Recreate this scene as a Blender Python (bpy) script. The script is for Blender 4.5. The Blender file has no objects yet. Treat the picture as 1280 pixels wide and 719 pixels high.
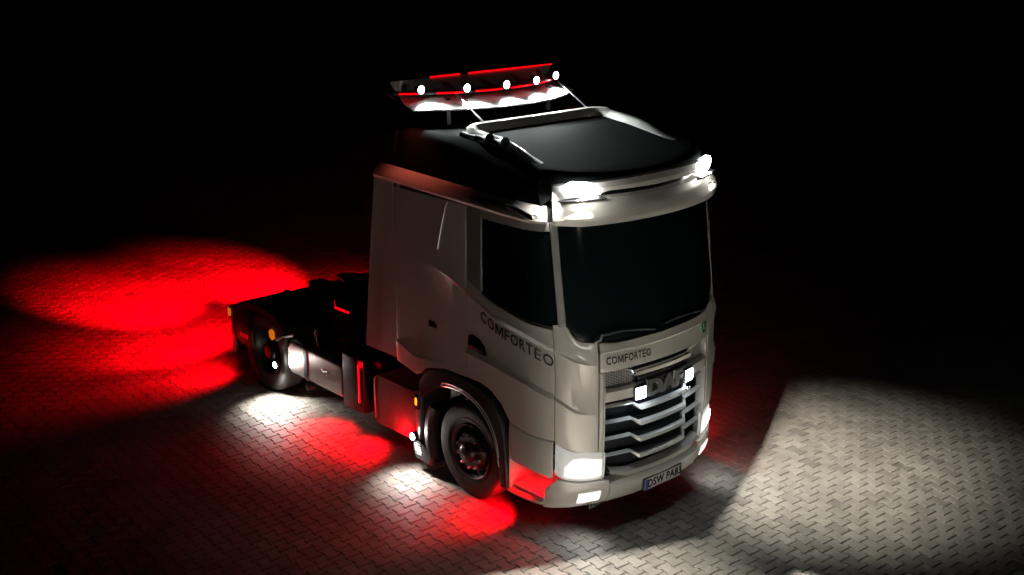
import bpy, bmesh, math, random
from mathutils import Vector, Matrix
random.seed(7)
R = math.radians
scene = bpy.context.scene
COL = scene.collection

# ------------------------------------------------------------------ camera
CAM_LOC = Vector((7.1, -8.361, 5.689)); CAM_AZ, CAM_EL, CAM_ROLL = 2.405, -.299, .002
cd = bpy.data.cameras.new('camera'); cam = bpy.data.objects.new('camera', cd); COL.objects.link(cam)
fw = Vector((math.cos(CAM_EL)*math.cos(CAM_AZ), math.cos(CAM_EL)*math.sin(CAM_AZ), math.sin(CAM_EL)))
rt = fw.cross(Vector((0, 0, 1))).normalized(); up = rt.cross(fw)
rt, up = rt*math.cos(CAM_ROLL)+up*math.sin(CAM_ROLL), up*math.cos(CAM_ROLL)-rt*math.sin(CAM_ROLL)
M = Matrix((rt, up, -fw)).transposed().to_4x4(); M.translation = CAM_LOC
cam.matrix_world = M
cd.sensor_width = 36; cd.lens = 36*1500/1280; cd.clip_end = 3000; cd.clip_start = .1
scene.camera = cam

# ------------------------------------------------------------------ night sky and added front fill sun
SUN_EL, SUN_ROT = R(2.4), R(92)
world = bpy.data.worlds.new('World'); scene.world = world; world.use_nodes = True
wn = world.node_tree; bg = wn.nodes['Background']
sky = wn.nodes.new('ShaderNodeTexSky'); sky.sky_type = 'NISHITA'; sky.sun_disc = False
sky.sun_elevation = SUN_EL; sky.sun_rotation = SUN_ROT
wn.links.new(sky.outputs[0], bg.inputs[0]); bg.inputs[1].default_value = .00015
sd = bpy.data.lights.new('front_fill_sun', 'SUN'); sd.energy = .05; sd.angle = R(4); sd.color = (1, .95, .86)  # faint low sun, added to lift the cab front
sun = bpy.data.objects.new('front_fill_sun', sd); COL.objects.link(sun)
sun.rotation_euler = Vector((math.sin(SUN_ROT)*math.cos(SUN_EL), math.cos(SUN_ROT)*math.cos(SUN_EL), math.sin(SUN_EL))).to_track_quat('Z', 'Y').to_euler()
vs = scene.view_settings; vs.view_transform = 'Standard'; vs.look = 'None'; vs.exposure = 0; vs.gamma = 1
scene.cycles.use_denoising = True
scene.cycles.max_bounces = 8; scene.cycles.diffuse_bounces = 4; scene.cycles.glossy_bounces = 4
scene.cycles.sample_clamp_indirect = 6

# ------------------------------------------------------------------ materials
def newmat(name):
    m = bpy.data.materials.new(name); m.use_nodes = True
    return m, m.node_tree, m.node_tree.nodes['Principled BSDF']
def mat(name, col, rough=.5, metal=0, coat=0, spec=None, noise=0, nscale=6., bump=0, bscale=60., rvar=0):
    m, t, b = newmat(name)
    b.inputs['Base Color'].default_value = (*col, 1); b.inputs['Roughness'].default_value = rough
    b.inputs['Metallic'].default_value = metal; b.inputs['Coat Weight'].default_value = coat
    b.inputs['Coat Roughness'].default_value = .08
    if spec is not None: b.inputs['Specular IOR Level'].default_value = spec
    tc = t.nodes.new('ShaderNodeTexCoord')
    if noise or rvar:
        n = t.nodes.new('ShaderNodeTexNoise'); n.inputs['Scale'].default_value = nscale; n.inputs['Detail'].default_value = 6
        t.links.new(tc.outputs['Object'], n.inputs['Vector'])
    if noise:
        mx = t.nodes.new('ShaderNodeMix'); mx.data_type = 'RGBA'
        mx.inputs[6].default_value = (*[c*(1-noise) for c in col], 1); mx.inputs[7].default_value = (*[min(1, c*(1+noise)) for c in col], 1)
        t.links.new(n.outputs['Fac'], mx.inputs[0]); t.links.new(mx.outputs[2], b.inputs['Base Color'])
    if rvar:
        mr = t.nodes.new('ShaderNodeMapRange'); mr.inputs[1].default_value = .3; mr.inputs[2].default_value = .7
        mr.inputs[3].default_value = max(0, rough-rvar); mr.inputs[4].default_value = rough+rvar
        t.links.new(n.outputs['Fac'], mr.inputs[0]); t.links.new(mr.outputs[0], b.inputs['Roughness'])
    if bump:
        n2 = t.nodes.new('ShaderNodeTexNoise'); n2.inputs['Scale'].default_value = bscale; n2.inputs['Detail'].default_value = 8
        t.links.new(tc.outputs['Object'], n2.inputs['Vector'])
        bp = t.nodes.new('ShaderNodeBump'); bp.inputs['Strength'].default_value = bump; bp.inputs['Distance'].default_value = .01
        t.links.new(n2.outputs['Fac'], bp.inputs['Height']); t.links.new(bp.outputs[0], b.inputs['Normal'])
    return m
def emit(name, col, strength, base=None):
    m, t, b = newmat(name)
    b.inputs['Base Color'].default_value = (*(base or col), 1); b.inputs['Roughness'].default_value = .2
    b.inputs['Emission Color'].default_value = (*col, 1); b.inputs['Emission Strength'].default_value = strength
    return m
WHITE = (1, .97, .93); RED = (1, .0, .004); AMBER = (1, .27, .012)
PAINT = mat('pearl_paint', (.76, .745, .705), .34, .1, .8, noise=.05, nscale=3, rvar=.06)
PAINTD = mat('satin_grey_paint', (.22, .22, .218), .5, .1, .2, noise=.08, rvar=.06)
ROOFM = mat('dark_roof', (.005, .0055, .0055), .8, 0, 0, spec=.05, noise=.1)  # whole roof near-black and matte
BLACK = mat('black_plastic', (.018, .018, .019), .48, noise=.25, nscale=9, rvar=.1)
GLOSS = mat('gloss_black', (.008, .009, .011), .12, 0, .6, rvar=.04)
RUBBER = mat('tyre_rubber', (.022, .021, .02), .75, noise=.3, nscale=14, bump=.15, bscale=90)
STEEL = mat('painted_chassis', (.025, .025, .027), .5, .2, noise=.4, nscale=8, rvar=.12)
ALU = mat('brushed_aluminium', (.72, .71, .69), .34, .85, noise=.06, nscale=4, rvar=.07)
CHROME = mat('satin_chrome', (.78, .78, .78), .2, .9, rvar=.05)
NUT = mat('nut_cap', (.82, .82, .8), .28, .35, .5)
SILVER = mat('silver_trim', (.66, .66, .64), .32, .45, .3)
RIM = mat('dark_wheel_paint', (.022, .022, .024), .35, .3, noise=.3, nscale=12)
GRILLEB = mat('grille_dark', (.003, .0035, .005), .7, 0, 0, spec=.03)
LENSH = emit('headlight_lens', (1, .99, .97), .22, (.75, .77, .78))
GLASS = mat('tinted_glass', (.002, .0035, .004), .05, 0, 0, spec=.22)
INK = mat('dark_lettering', (.02, .019, .018), .75, spec=.15)
PLATE = mat('plate_white', (.62, .62, .60), .4)
GREEN = mat('green_badge', (.01, .16, .05), .35)
WISP = mat('pale_wisp', (.55, .58, .6), .12, 0, .8)  # pale colour of the windscreen's wisp of reflection
E_HEAD = emit('headlight_glow', (1, .985, .95), .8)
E_LED = emit('headlight_led', (1, .99, .97), 9)
E_FOG = emit('fog_glow', (1, .985, .95), .95)
E_SPOT = emit('spot_glow', (.93, .97, 1), 26)
E_GRILLE = emit('grille_lamp_glow', (.86, .93, 1), 22)
E_RED = emit('red_led', RED, 5)
E_REDS = emit('red_led_soft', RED, 1.3, (.4, .01, .01))
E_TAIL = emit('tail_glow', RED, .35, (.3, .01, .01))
E_AMBER = emit('amber_led', AMBER, 2.2, (.5, .12, .01))
E_AMBERS = emit('amber_led_soft', AMBER, .45, (.5, .12, .01))
E_SIDE = emit('side_lamp_glow', (1, .97, .95), 40)

# ------------------------------------------------------------------ helpers
def tag(o, label=None, cat=None, group=None, kind=None):
    if label: o['label'] = label
    if cat: o['category'] = cat
    if group: o['group'] = group
    if kind: o['kind'] = kind
    return o
def link(o, parent):
    COL.objects.link(o)
    if parent is not None:
        o.parent = parent
        o.matrix_parent_inverse = WORLD[parent.name].inverted()
    WORLD[o.name] = o.matrix_basis.copy()
    return o
WORLD = {}
def obj(name, bm, m, parent=None, ang=32, recalc=True):
    if recalc: bmesh.ops.recalc_face_normals(bm, faces=bm.faces)
    me = bpy.data.meshes.new(name); bm.to_mesh(me); bm.free()
    me.materials.append(m)
    if ang:
        for p in me.polygons: p.use_smooth = True
        me.set_sharp_from_angle(angle=R(ang))
    o = bpy.data.objects.new(name, me)
    COL.objects.link(o)
    if parent is not None:
        o.parent = parent
        o.matrix_parent_inverse = WORLD[parent.name].inverted()
    WORLD[o.name] = Matrix.Identity(4)
    return o
def empty(name, loc, parent=None):
    o = bpy.data.objects.new(name, None); COL.objects.link(o); o.empty_display_size = .2
    if parent is not None:
        o.parent = parent; o.matrix_parent_inverse = WORLD[parent.name].inverted()
    o.location = loc; WORLD[o.name] = Matrix.Translation(loc)
    return o
def N(): return bmesh.new()
def box(bm, x0, x1, y0, y1, z0, z1, bev=0.0, seg=2):
    v = [bm.verts.new((x, y, z)) for x in (x0, x1) for y in (y0, y1) for z in (z0, z1)]
    fs = [bm.faces.new([v[i] for i in q]) for q in ((0, 1, 3, 2), (4, 6, 7, 5), (0, 4, 5, 1), (2, 3, 7, 6), (0, 2, 6, 4), (1, 5, 7, 3))]
    if bev:
        es = set(e for f in fs for e in f.edges)
        bmesh.ops.bevel(bm, geom=list(es), offset=bev, segments=seg, affect='EDGES', profile=.6)
    return bm
def prism(bm, poly, axis, a, b, bev=0.0, seg=2):
    """polygon given in the other two axes, extruded along axis from a to b"""
    def P(p, t):
        if axis == 'y': return (p[0], t, p[1])
        if axis == 'x': return (t, p[0], p[1])
        return (p[0], p[1], t)
    v0 = [bm.verts.new(P(p, a)) for p in poly]; v1 = [bm.verts.new(P(p, b)) for p in poly]; n = len(poly)
    fs = [bm.faces.new(v0), bm.faces.new(v1[::-1])]
    for i in range(n): fs.append(bm.faces.new((v0[i], v1[i], v1[(i+1) % n], v0[(i+1) % n])))
    if bev:
        es = [e for f in fs[:2] for e in f.edges]
        bmesh.ops.bevel(bm, geom=es, offset=bev, segments=seg, affect='EDGES', profile=.6)
    return bm
def tube(bm, pts, r, seg=8, closed=False, rad=None):
    pts = [Vector(p) for p in pts]; rings = []; n = len(pts); prev = None
    for i, p in enumerate(pts):
        a = pts[max(i-1, 0)]; b = pts[min(i+1, n-1)]; t = (b-a).normalized()
        u = t.cross(Vector((0, 0, 1)))
        if u.length < .1: u = t.cross(Vector((0, 1, 0)))
        u.normalize()
        if prev is not None and u.dot(prev) < 0: u = -u
        prev = u
        w = t.cross(u); rr = rad[i] if rad else r
        rings.append([bm.verts.new(p+u*rr*math.cos(2*math.pi*k/seg)+w*rr*math.sin(2*math.pi*k/seg)) for k in range(seg)])
    for A, B in zip(rings, rings[1:]):
        for k in range(seg): bm.faces.new((A[k], A[(k+1) % seg], B[(k+1) % seg], B[k]))
    bm.faces.new(rings[0]); bm.faces.new(rings[-1])
    return bm
def lathe(bm, prof, center, axis='y', sgn=1, seg=48, a0=0, a1=2*math.pi):
    """prof: (offset along axis, radius)"""
    cx0, cy0, cz0 = center; full = abs(a1-a0-2*math.pi) < 1e-6; rings = []
    m = seg if full else seg+1
    for (o, r) in prof:
        ring = []
        for k in range(m):
            t = a0+(a1-a0)*k/seg
            if axis == 'y': ring.append(bm.verts.new((cx0+r*math.cos(t), cy0+sgn*o, cz0+r*math.sin(t))))
            elif axis == 'z': ring.append(bm.verts.new((cx0+r*math.cos(t), cy0+r*math.sin(t), cz0+o)))
            else: ring.append(bm.verts.new((cx0+sgn*o, cy0+r*math.cos(t), cz0+r*math.sin(t))))
        rings.append(ring)
    for A, B in zip(rings, rings[1:]):
        for k in range(m if full else m-1):
            bm.faces.new((A[k], A[(k+1) % m], B[(k+1) % m], B[k]))
    return bm
def caps(bm):
    es = [e for e in bm.edges if e.is_boundary]
    bmesh.ops.holes_fill(bm, edges=es, sides=0)
    return bm
def interp(x, X, Y):
    if x <= X[0]: return Y[0]
    for i in range(len(X)-1):
        if x <= X[i+1]:
            return Y[i]+(Y[i+1]-Y[i])*(x-X[i])/(X[i+1]-X[i])
    return Y[-1]
def curve(*pts):
    X = [p[0] for p in pts]; Y = [p[1] for p in pts]
    return lambda x: interp(x, X, Y)
def lin(a, b, n): return [a+(b-a)*i/n for i in range(n+1)]
def spot(name, loc, tgt, power, col, angle=100, blend=.7, size=.04, parent=None):
    l = bpy.data.lights.new(name, 'SPOT'); l.energy = power; l.color = col; l.spot_size = R(angle); l.spot_blend = blend; l.shadow_soft_size = size
    o = bpy.data.objects.new(name, l); COL.objects.link(o)
    if parent is not None:
        o.parent = parent; o.matrix_parent_inverse = WORLD[parent.name].inverted()
    d = Vector(tgt)-Vector(loc)
    o.matrix_basis = Matrix.Translation(loc) @ d.to_track_quat('-Z', 'Y').to_matrix().to_4x4()
    return o
def text_mesh(body, size, bold=0.0, spacing=1.0, sx=1.0):
    cu = bpy.data.curves.new('t', 'FONT'); cu.body = body; cu.size = size; cu.offset = bold; cu.space_character = spacing
    cu.align_x = 'CENTER'; cu.align_y = 'CENTER'; cu.resolution_u = 3
    o = bpy.data.objects.new('t', cu); COL.objects.link(o)
    dg = bpy.context.evaluated_depsgraph_get(); dg.update()
    me = bpy.data.meshes.new_from_object(o.evaluated_get(dg))
    bm = bmesh.new(); bm.from_mesh(me)
    bpy.data.objects.remove(o); bpy.data.curves.remove(cu); bpy.data.meshes.remove(me)
    for v in bm.verts: v.co.x *= sx
    bmesh.ops.remove_doubles(bm, verts=bm.verts, dist=1e-5)
    return bm
LETTER_W = dict(C=.66, O=.78, M=.86, F=.50, R=.58, T=.58, E=.52)
def word_mesh(body, size, bold, spacing, sx):
    """wide geometric capitals, letter by letter"""
    out = bmesh.new(); x = 0; cap = size*.70
    for ch in body:
        if ch == 'M':
            b = bmesh.new(); st = .15+bold/cap
            b.faces.new([b.verts.new((px*.9*cap, py*cap, 0)) for px, py in ((0, 0), (0, 1), (st*1.1, 1), (.5, .36), (1-st*1.1, 1), (1, 1), (1, 0), (1-st, 0), (1-st, .66), (.56, .08), (.44, .08), (st, .66), (st, 0))])
            bmesh.ops.triangulate(b, faces=b.faces[:])
        else: b = text_mesh(ch, size, bold)
        xs = [v.co.x for v in b.verts]; ys = [v.co.y for v in b.verts]
        w = LETTER_W[ch]*cap*1.15; y0, y1 = min(ys), max(ys)
        k = w/(max(xs)-min(xs)); x0 = min(xs)
        for v in b.verts: v.co.x = x+(v.co.x-x0)*k; v.co.y = (v.co.y-(y0+y1)/2)*cap/(y1-y0)
        me = bpy.data.meshes.new('tmp'); b.to_mesh(me); b.free(); out.from_mesh(me); bpy.data.meshes.remove(me)
        x += w+cap*(.08 if ch == 'R' else .17)*spacing
    tot = x-cap*.17*spacing
    for v in out.verts: v.co.x = (v.co.x-tot/2)*sx
    return out
def thick(bm, d):
    """extrude flat text; third coordinate is the outward distance"""
    r = bmesh.ops.extrude_face_region(bm, geom=bm.faces[:])
    for v in r['geom']:
        if isinstance(v, bmesh.types.BMVert): v.co.z += d
    return bm

# ------------------------------------------------------------------ paved yard
YAW = -.056
yard_mat, t, b = newmat('joint_sand')
tc = t.nodes.new('ShaderNodeTexCoord'); n = t.nodes.new('ShaderNodeTexNoise'); n.inputs['Scale'].default_value = 40; n.inputs['Detail'].default_value = 8
cr = t.nodes.new('ShaderNodeValToRGB'); cr.color_ramp.elements[0].color = (.02, .018, .016, 1); cr.color_ramp.elements[1].color = (.07, .064, .055, 1)
t.links.new(tc.outputs['Object'], n.inputs['Vector']); t.links.new(n.outputs['Fac'], cr.inputs[0]); t.links.new(cr.outputs[0], b.inputs['Base Color'])
b.inputs['Roughness'].default_value = .9
bm = N(); v = [bm.verts.new(p) for p in ((-900, -900, -.016), (900, -900, -.016), (900, 900, -.016), (-900, 900, -.016))]; bm.faces.new(v)
far_mat = mat('far_concrete', (.2, .19, .165), .8, noise=.3, nscale=.6, bump=.4, bscale=5)
yard = tag(obj('pavement', bm, far_mat, None, 0), kind='structure')
bm = N(); v = [bm.verts.new(p) for p in ((-21, -9.3, -.0095), (6.8, -9.3, -.0095), (6.8, 14.3, -.0095), (-21, 14.3, -.0095))]; bm.faces.new(v)
obj('joint_sand', bm, yard_mat, yard, 0)

pav_mat, t, b = newmat('concrete_paver')
tc = t.nodes.new('ShaderNodeTexCoord'); geo = t.nodes.new('ShaderNodeNewGeometry'); oi = t.nodes.new('ShaderNodeObjectInfo')
def wpos(scale, detail=6, rough=.6):
    n = t.nodes.new('ShaderNodeTexNoise'); n.inputs['Scale'].default_value = scale; n.inputs['Detail'].default_value = detail; n.inputs['Roughness'].default_value = rough
    t.links.new(geo.outputs['Position'], n.inputs['Vector']); return n
n1 = wpos(1.1, 8); n2 = wpos(70, 5); n3 = wpos(9, 6)
add = t.nodes.new('ShaderNodeMath'); add.operation = 'ADD'; t.links.new(geo.outputs['Random Per Island'], add.inputs[0]); t.links.new(oi.outputs['Random'], add.inputs[1])
fr = t.nodes.new('ShaderNodeMath'); fr.operation = 'FRACT'; t.links.new(add.outputs[0], fr.inputs[0])
cr = t.nodes.new('ShaderNodeValToRGB'); e = cr.color_ramp.elements
e[0].color = (.16, .151, .133, 1); e[1].color = (.255, .242, .213, 1)
for p_, c_ in ((.045, (.165, .155, .137)), (.055, (.195, .183, .16)), (.35, (.215, .203, .178)), (.75, (.232, .22, .194))): x = e.new(p_); x.color = (*c_, 1)
t.links.new(fr.outputs[0], cr.inputs[0])
def mul(a, nn, lo, hi):
    mr = t.nodes.new('ShaderNodeMapRange'); mr.inputs[1].default_value = .3; mr.inputs[2].default_value = .7; mr.inputs[3].default_value = lo; mr.inputs[4].default_value = hi
    t.links.new(nn.outputs['Fac'], mr.inputs[0])
    mx = t.nodes.new('ShaderNodeMix'); mx.data_type = 'RGBA'; mx.blend_type = 'MULTIPLY'; mx.inputs[0].default_value = 1
    t.links.new(a, mx.inputs[6]); t.links.new(mr.outputs[0], mx.inputs[7]); return mx.outputs[2]
n4 = wpos(2.3, 10, .72)
def stain(a, nn, lo, hi, dark):
    mr = t.nodes.new('ShaderNodeMapRange'); mr.inputs[1].default_value = lo; mr.inputs[2].default_value = hi; mr.inputs[3].default_value = 1; mr.inputs[4].default_value = dark
    t.links.new(nn.outputs['Fac'], mr.inputs[0])
    mx = t.nodes.new('ShaderNodeMix'); mx.data_type = 'RGBA'; mx.blend_type = 'MULTIPLY'; mx.inputs[0].default_value = 1
    t.links.new(a, mx.inputs[6]); t.links.new(mr.outputs[0], mx.inputs[7]); return mx.outputs[2]
c = stain(mul(mul(mul(cr.outputs[0], n1, .66, 1.12), n2, .82, 1.12), n3, .78, 1.1), n4, .56, .68, .5)
t.links.new(c, b.inputs['Base Color'])
mr = t.nodes.new('ShaderNodeMapRange'); mr.inputs[3].default_value = .5; mr.inputs[4].default_value = .8; t.links.new(n3.outputs['Fac'], mr.inputs[0]); t.links.new(mr.outputs[0], b.inputs['Roughness'])
bp = t.nodes.new('ShaderNodeBump'); bp.inputs['Strength'].default_value = .35; bp.inputs['Distance'].default_value = .003
t.links.new(n2.outputs['Fac'], bp.inputs['Height']); t.links.new(bp.outputs[0], b.inputs['Normal'])

PX, PY = .2, .1415
g = .0028
prof = [(.1-g, .0825-g), (.064-g, .0825-g), (.036-g, .059-g)]
outl = prof+[(-x, y) for x, y in prof[::-1]]+[(-x, -y) for x, y in prof]+[(x, -y) for x, y in prof[::-1]]
inn = [(math.copysign(abs(x)-.006, x), math.copysign(abs(y)-.006, y)) for x, y in outl]
def paver_geo(cx, cy, rz, dz, tx, ty):
    c, s = math.cos(rz), math.sin(rz); V = []
    for ring, z in ((inn, 0), (outl, -.006), (outl, -.03)):
        for x, y in ring:
            V.append((cx+x*c-y*s, cy+x*s+y*c, z+dz+x*tx+y*ty))
    return V
nO = len(outl)
PF = [tuple(range(nO))]+[(i, nO+i, nO+(i+1) % nO, (i+1) % nO) for i in range(nO)]+[(nO+i, 2*nO+i, 2*nO+(i+1) % nO, nO+(i+1) % nO) for i in range(nO)]
def project(p):
    d = Vector(p)-CAM_LOC; z = d.dot(fw)
    if z < .5: return None
    return 640+1500*d.dot(rt)/z, 359.5-1500*d.dot(up)/z, z
spots = []
cy_, sy_ = math.cos(YAW), math.sin(YAW)
for j in range(-90, 150):
    for i in range(-130, 60):
        lx = i*PX+(.5*PX if j % 2 else 0); ly = j*PY
        x = lx*cy_-ly*sy_; y = lx*sy_+ly*cy_
        if x < -20.8 or x > 6.6 or y < -9.1 or y > 14.1: continue
        q = project((x, y, 0))
        if q is None: continue
        if -160 < q[0] < 1440 and 170 < q[1] < 880: spots.append((x, y, q))
def covered(x, y): return -6.2 < x < .0 and abs(y) < 1.1
near = sorted([s for s in spots if 4 < s[2][0] < 1276 and 4 < s[2][1] < 712 and not covered(s[0], s[1]) and (s[2][0] > 420 and s[2][1] > 500)], key=lambda s: s[2][2])[:300]
nearset = set((s[0], s[1]) for s in near)
def jit(): return random.gauss(0, .0008), random.gauss(0, .004), random.gauss(0, .004), random.gauss(0, .006)
variants = []
for k in range(6):
    dz, tx, ty, rr = jit(); me = bpy.data.meshes.new('paver')
    me.from_pydata(paver_geo(0, 0, 0, 0, tx, ty), [], PF); me.materials.append(pav_mat); variants.append(me)
for (x, y, q) in near:
    o = bpy.data.objects.new('paver', random.choice(variants)); COL.objects.link(o)
    o.location = (x, y, random.gauss(0, .0012)); o.rotation_euler = (0, 0, YAW+random.gauss(0, .006)+random.choice((0, math.pi))); o.parent = yard
V = []; FA = []
for (x, y, q) in spots:
    if (x, y) in nearset: continue
    dz, tx, ty, rr = jit(); b0 = len(V); V += paver_geo(x, y, YAW+rr, dz, tx, ty)
    FA += [tuple(b0+k for k in f) for f in PF]
me = bpy.data.meshes.new('paver_field'); me.from_pydata(V, [], FA); me.materials.append(pav_mat)
pf = bpy.data.objects.new('paver_field', me); COL.objects.link(pf); pf.parent = yard; tag(pf, kind='stuff')

# ------------------------------------------------------------------ cab skin
PLAN = [(0, 0), (-.008, .2), (-.03, .4), (-.06, .56), (-.095, .7), (-.145, .84), (-.21, .98), (-.27, 1.08), (-.34, 1.155), (-.44, 1.21), (-.58, 1.243), (-.75, 1.25)]
def catmull(P, n=8):
    Q = [(P[1][0], -P[1][1])]+P+[(2*P[-1][0]-P[-2][0], 2*P[-1][1]-P[-2][1])]; out = []
    for i in range(1, len(Q)-2):
        for k in range(n):
            t = k/n
            out.append(tuple(.5*(2*Q[i][d]+(-Q[i-1][d]+Q[i+1][d])*t+(2*Q[i-1][d]-5*Q[i][d]+4*Q[i+1][d]-Q[i+2][d])*t*t+(-Q[i-1][d]+3*Q[i][d]-3*Q[i+1][d]+Q[i+2][d])*t**3) for d in (0, 1)))
    return out+[P[-1]]
PC = catmull(PLAN); AL = [0]
for A, B in zip(PC, PC[1:]): AL.append(AL[-1]+math.dist(A, B))
LC = AL[-1]; PCX = [p[0] for p in PC]; PCY = [p[1] for p in PC]
ZF = [.2, .3, .42, .6, 1.0, 1.68, 1.92, 2.5, 3.1, 3.4]; FF = [-.02, .04, .08, .09, .09, .08, .06, -.03, -.12, -.17]
def plan(a, f):
    if a <= LC: dx, y = interp(a, AL, PCX), interp(a, AL, PCY)
    else: dx, y = -.75-(a-LC), 1.25
    k = 1 if a < LC-.6 else max(0., min(1., 1-(a-LC+.6)/.8))
    return dx+f*k, y
def pt(a, z, f=None):
    x, y = plan(abs(a), interp(z, ZF, FF) if f is None else f)
    return Vector((x, y if a >= 0 else -y, z))
def sk(a, z, off=0, s=-1, f=None):
    p = pt(a, z, f)
    du = pt(a+.01, z, f)-pt(max(a-.01, 0), z, f); dv = pt(a, z+.03, f)-pt(a, z-.03, f)
    nrm = du.cross(dv)
    if nrm.length < 1e-9: nrm = Vector((1, 0, 0))
    nrm.normalize()
    if nrm.x < 0 or (abs(nrm.x) < .05 and nrm.y < 0): nrm = -nrm
    if a > .4 and nrm.y < 0: nrm = -nrm
    p = p+nrm*off
    if s < 0: p.y = -p.y
    return p
def ax(x): return LC-.75-x          # side: arc position of a given x
def ay(y): return interp(y, PCY, AL)
def patch(name, cols, rows, m, parent, s=-1, th=.025, bev=.005, f=None, sym=False, nsub=3, ang=28):
    """rows: list of (z or z(a), outward offset); sym: mirrored about the centre line in one mesh"""
    bm = N(); C = list(cols)
    if sym: C = [-c for c in C[::-1] if c > 1e-6]+C
    rr = []
    for (z0, o0), (z1, o1) in zip(rows, rows[1:]):
        for k in range(nsub): rr.append((z0, o0, z1, o1, k/nsub))
    rr.append((rows[-1][0], rows[-1][1], rows[-1][0], rows[-1][1], 0))
    ev = lambda z, a: z(a) if callable(z) else z
    def layer(extra):
        G = []
        for z0, o0, z1, o1, t in rr:
            row = []
            for c in C:
                a = abs(c); z = ev(z0, a)*(1-t)+ev(z1, a)*t; o0_, o1_ = ev(o0, a), ev(o1, a); o = o0_*(1-t)+o1_*t
                ss = s if not sym else (-1 if c < 0 else 1)
                row.append(bm.verts.new(sk(a, z, o+extra, ss, f)))
            G.append(row)
        return G
    A = layer(0); B = layer(-th); nr, nc = len(A), len(C)
    for i in range(nr-1):
        for j in range(nc-1):
            bm.faces.new((A[i][j], A[i][j+1], A[i+1][j+1], A[i+1][j])); bm.faces.new((B[i][j], B[i+1][j], B[i+1][j+1], B[i][j+1]))
    loop = [(0, j) for j in range(nc)]+[(i, nc-1) for i in range(1, nr)]+[(nr-1, j) for j in range(nc-2, -1, -1)]+[(i, 0) for i in range(nr-2, 0, -1)]
    edge = []
    for k in range(len(loop)):
        (i0, j0), (i1, j1) = loop[k], loop[(k+1) % len(loop)]
        bm.faces.new((A[i0][j0], B[i0][j0], B[i1][j1], A[i1][j1]))
        edge.append(bm.edges.get((A[i0][j0], A[i1][j1])))
    if bev: bmesh.ops.bevel(bm, geom=[e for e in edge if e], offset=bev, segments=2, affect='EDGES', profile=.5)
    return obj(name, bm, m, parent, ang)
def skin_text(name, body, size, a0, z0, m, parent, s=-1, bold=.004, spacing=1.0, sx=1.0, slope=None, d=.004, off=.003, f=None):
    """flat lettering laid on the skin, centred at arc a0 / height z0, reading towards the front (side) or leftwards (front)"""
    bm = thick(word_mesh(body, size, bold, spacing, sx) if len(body) > 6 else text_mesh(body, size, bold, spacing, sx), d)
    for v in bm.verts:
        u, w, o = v.co
        if s < 0:
            a = a0-u
        else: a = a0+u
        z = z0+w+(slope(a) if slope else 0)
        if a < 0: v.co = sk(-a, z, off+o, 1 if s < 0 else -1, f)
        else: v.co = sk(a, z, off+o, s, f)
    return obj(name, bm, m, parent, 0)

truck = tag(empty('tractor_truck', (-3, 0, 0)), 'pearl white tractor truck with high sleeper cab and lit lamps on the paved yard', 'truck')

BELT = curve((.5, 1.70), (.9, 1.745), (1.03, 1.79), (1.2, 1.885), (1.46, 1.985), (1.865, 2.065), (2.31, 2.24), (2.59, 2.33), (3.5, 2.52))
LOW = curve((.7, 1.22), (.91, 1.26), (1.03, 1.29), (1.22, 1.43), (1.476, 1.533), (1.877, 1.585), (2.317, 1.62), (2.7, 1.6))
HLTOP = curve((.6, .84), (.72, .84), (1.06, .895), (1.24, .985), (1.3, 1.0))
SILL = curve((1.2, .985), (1.475, 1.01), (1.752, 1.035), (1.9, 1.05))
DOORBOT = curve((1.2, 1.0), (1.475, 1.015), (1.69, 1.05), (1.80, 1.20), (1.95, 1.30), (2.1, 1.335), (2.35, 1.335))
GAP = .007

# inner shell closes the seams from behind
bm = N(); C = lin(0, LC, 30)+[ax(x) for x in (-.95, -1.3, -1.8, -2.2, -2.53)]; C = [-c for c in C[::-1] if c > 0]+C
rows = []
for z in (1.36, 1.7, 1.9, 2.2, 2.6, 3.0, 3.2):
    rows.append([bm.verts.new(sk(abs(c), z, -.06, -1 if c < 0 else 1)) for c in C])
for A, B in zip(rows, rows[1:]):
    for j in range(len(C)-1): bm.faces.new((A[j], A[j+1], B[j+1], B[j]))
    bm.faces.new((A[-1], A[0], B[0], B[-1]))
bm.faces.new(rows[0]); bm.faces.new(rows[-1])
shell = obj('cab_shell', bm, BLACK, truck)
bm = N(); box(bm, -2.5, -2.02, -1.18, 1.18, 1.12, 1.38, .03); box(bm, -.98, -.1, -.85, .85, .55, 1.38, .03)
obj('cab_underbody', bm, BLACK, truck)

# ---------------- front
fp = patch('front_panel', lin(0, .79, 16), [(curve((0, 1.665), (.79, 1.66)), 0), (1.84, .004), (1.856, .018), (1.868, .014), (curve((0, 1.925), (.6, 1.925), (.79, 1.945)), .0)], PAINT, truck, sym=True)
skin_text('lettering', 'COMFORTEO', .105, .47, 1.765, INK, fp, bold=.0012, spacing=1.0, sx=.86, off=.0075, d=.003)
# green round badge at the far end of the front panel
bm = N()
for k in range(24): pass
ring = []
ctr = (.68, 1.795)
outer = [bm.verts.new(sk(ctr[0]+.055*math.cos(2*math.pi*k/28), ctr[1]+.07*math.sin(2*math.pi*k/28), .006, 1)) for k in range(28)]
inner = [bm.verts.new(sk(ctr[0]+.055*math.cos(2*math.pi*k/28), ctr[1]+.07*math.sin(2*math.pi*k/28), -.004, 1)) for k in range(28)]
bm.faces.new(outer)
for k in range(28): bm.faces.new((outer[k], outer[(k+1) % 28], inner[(k+1) % 28], inner[k]))
badge = obj('badge', bm, GREEN, fp)
skin_text('badge_mark', 'L', .085, .68, 1.795, PLATE, badge, s=1, bold=.004, off=.008, d=.002)

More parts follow.
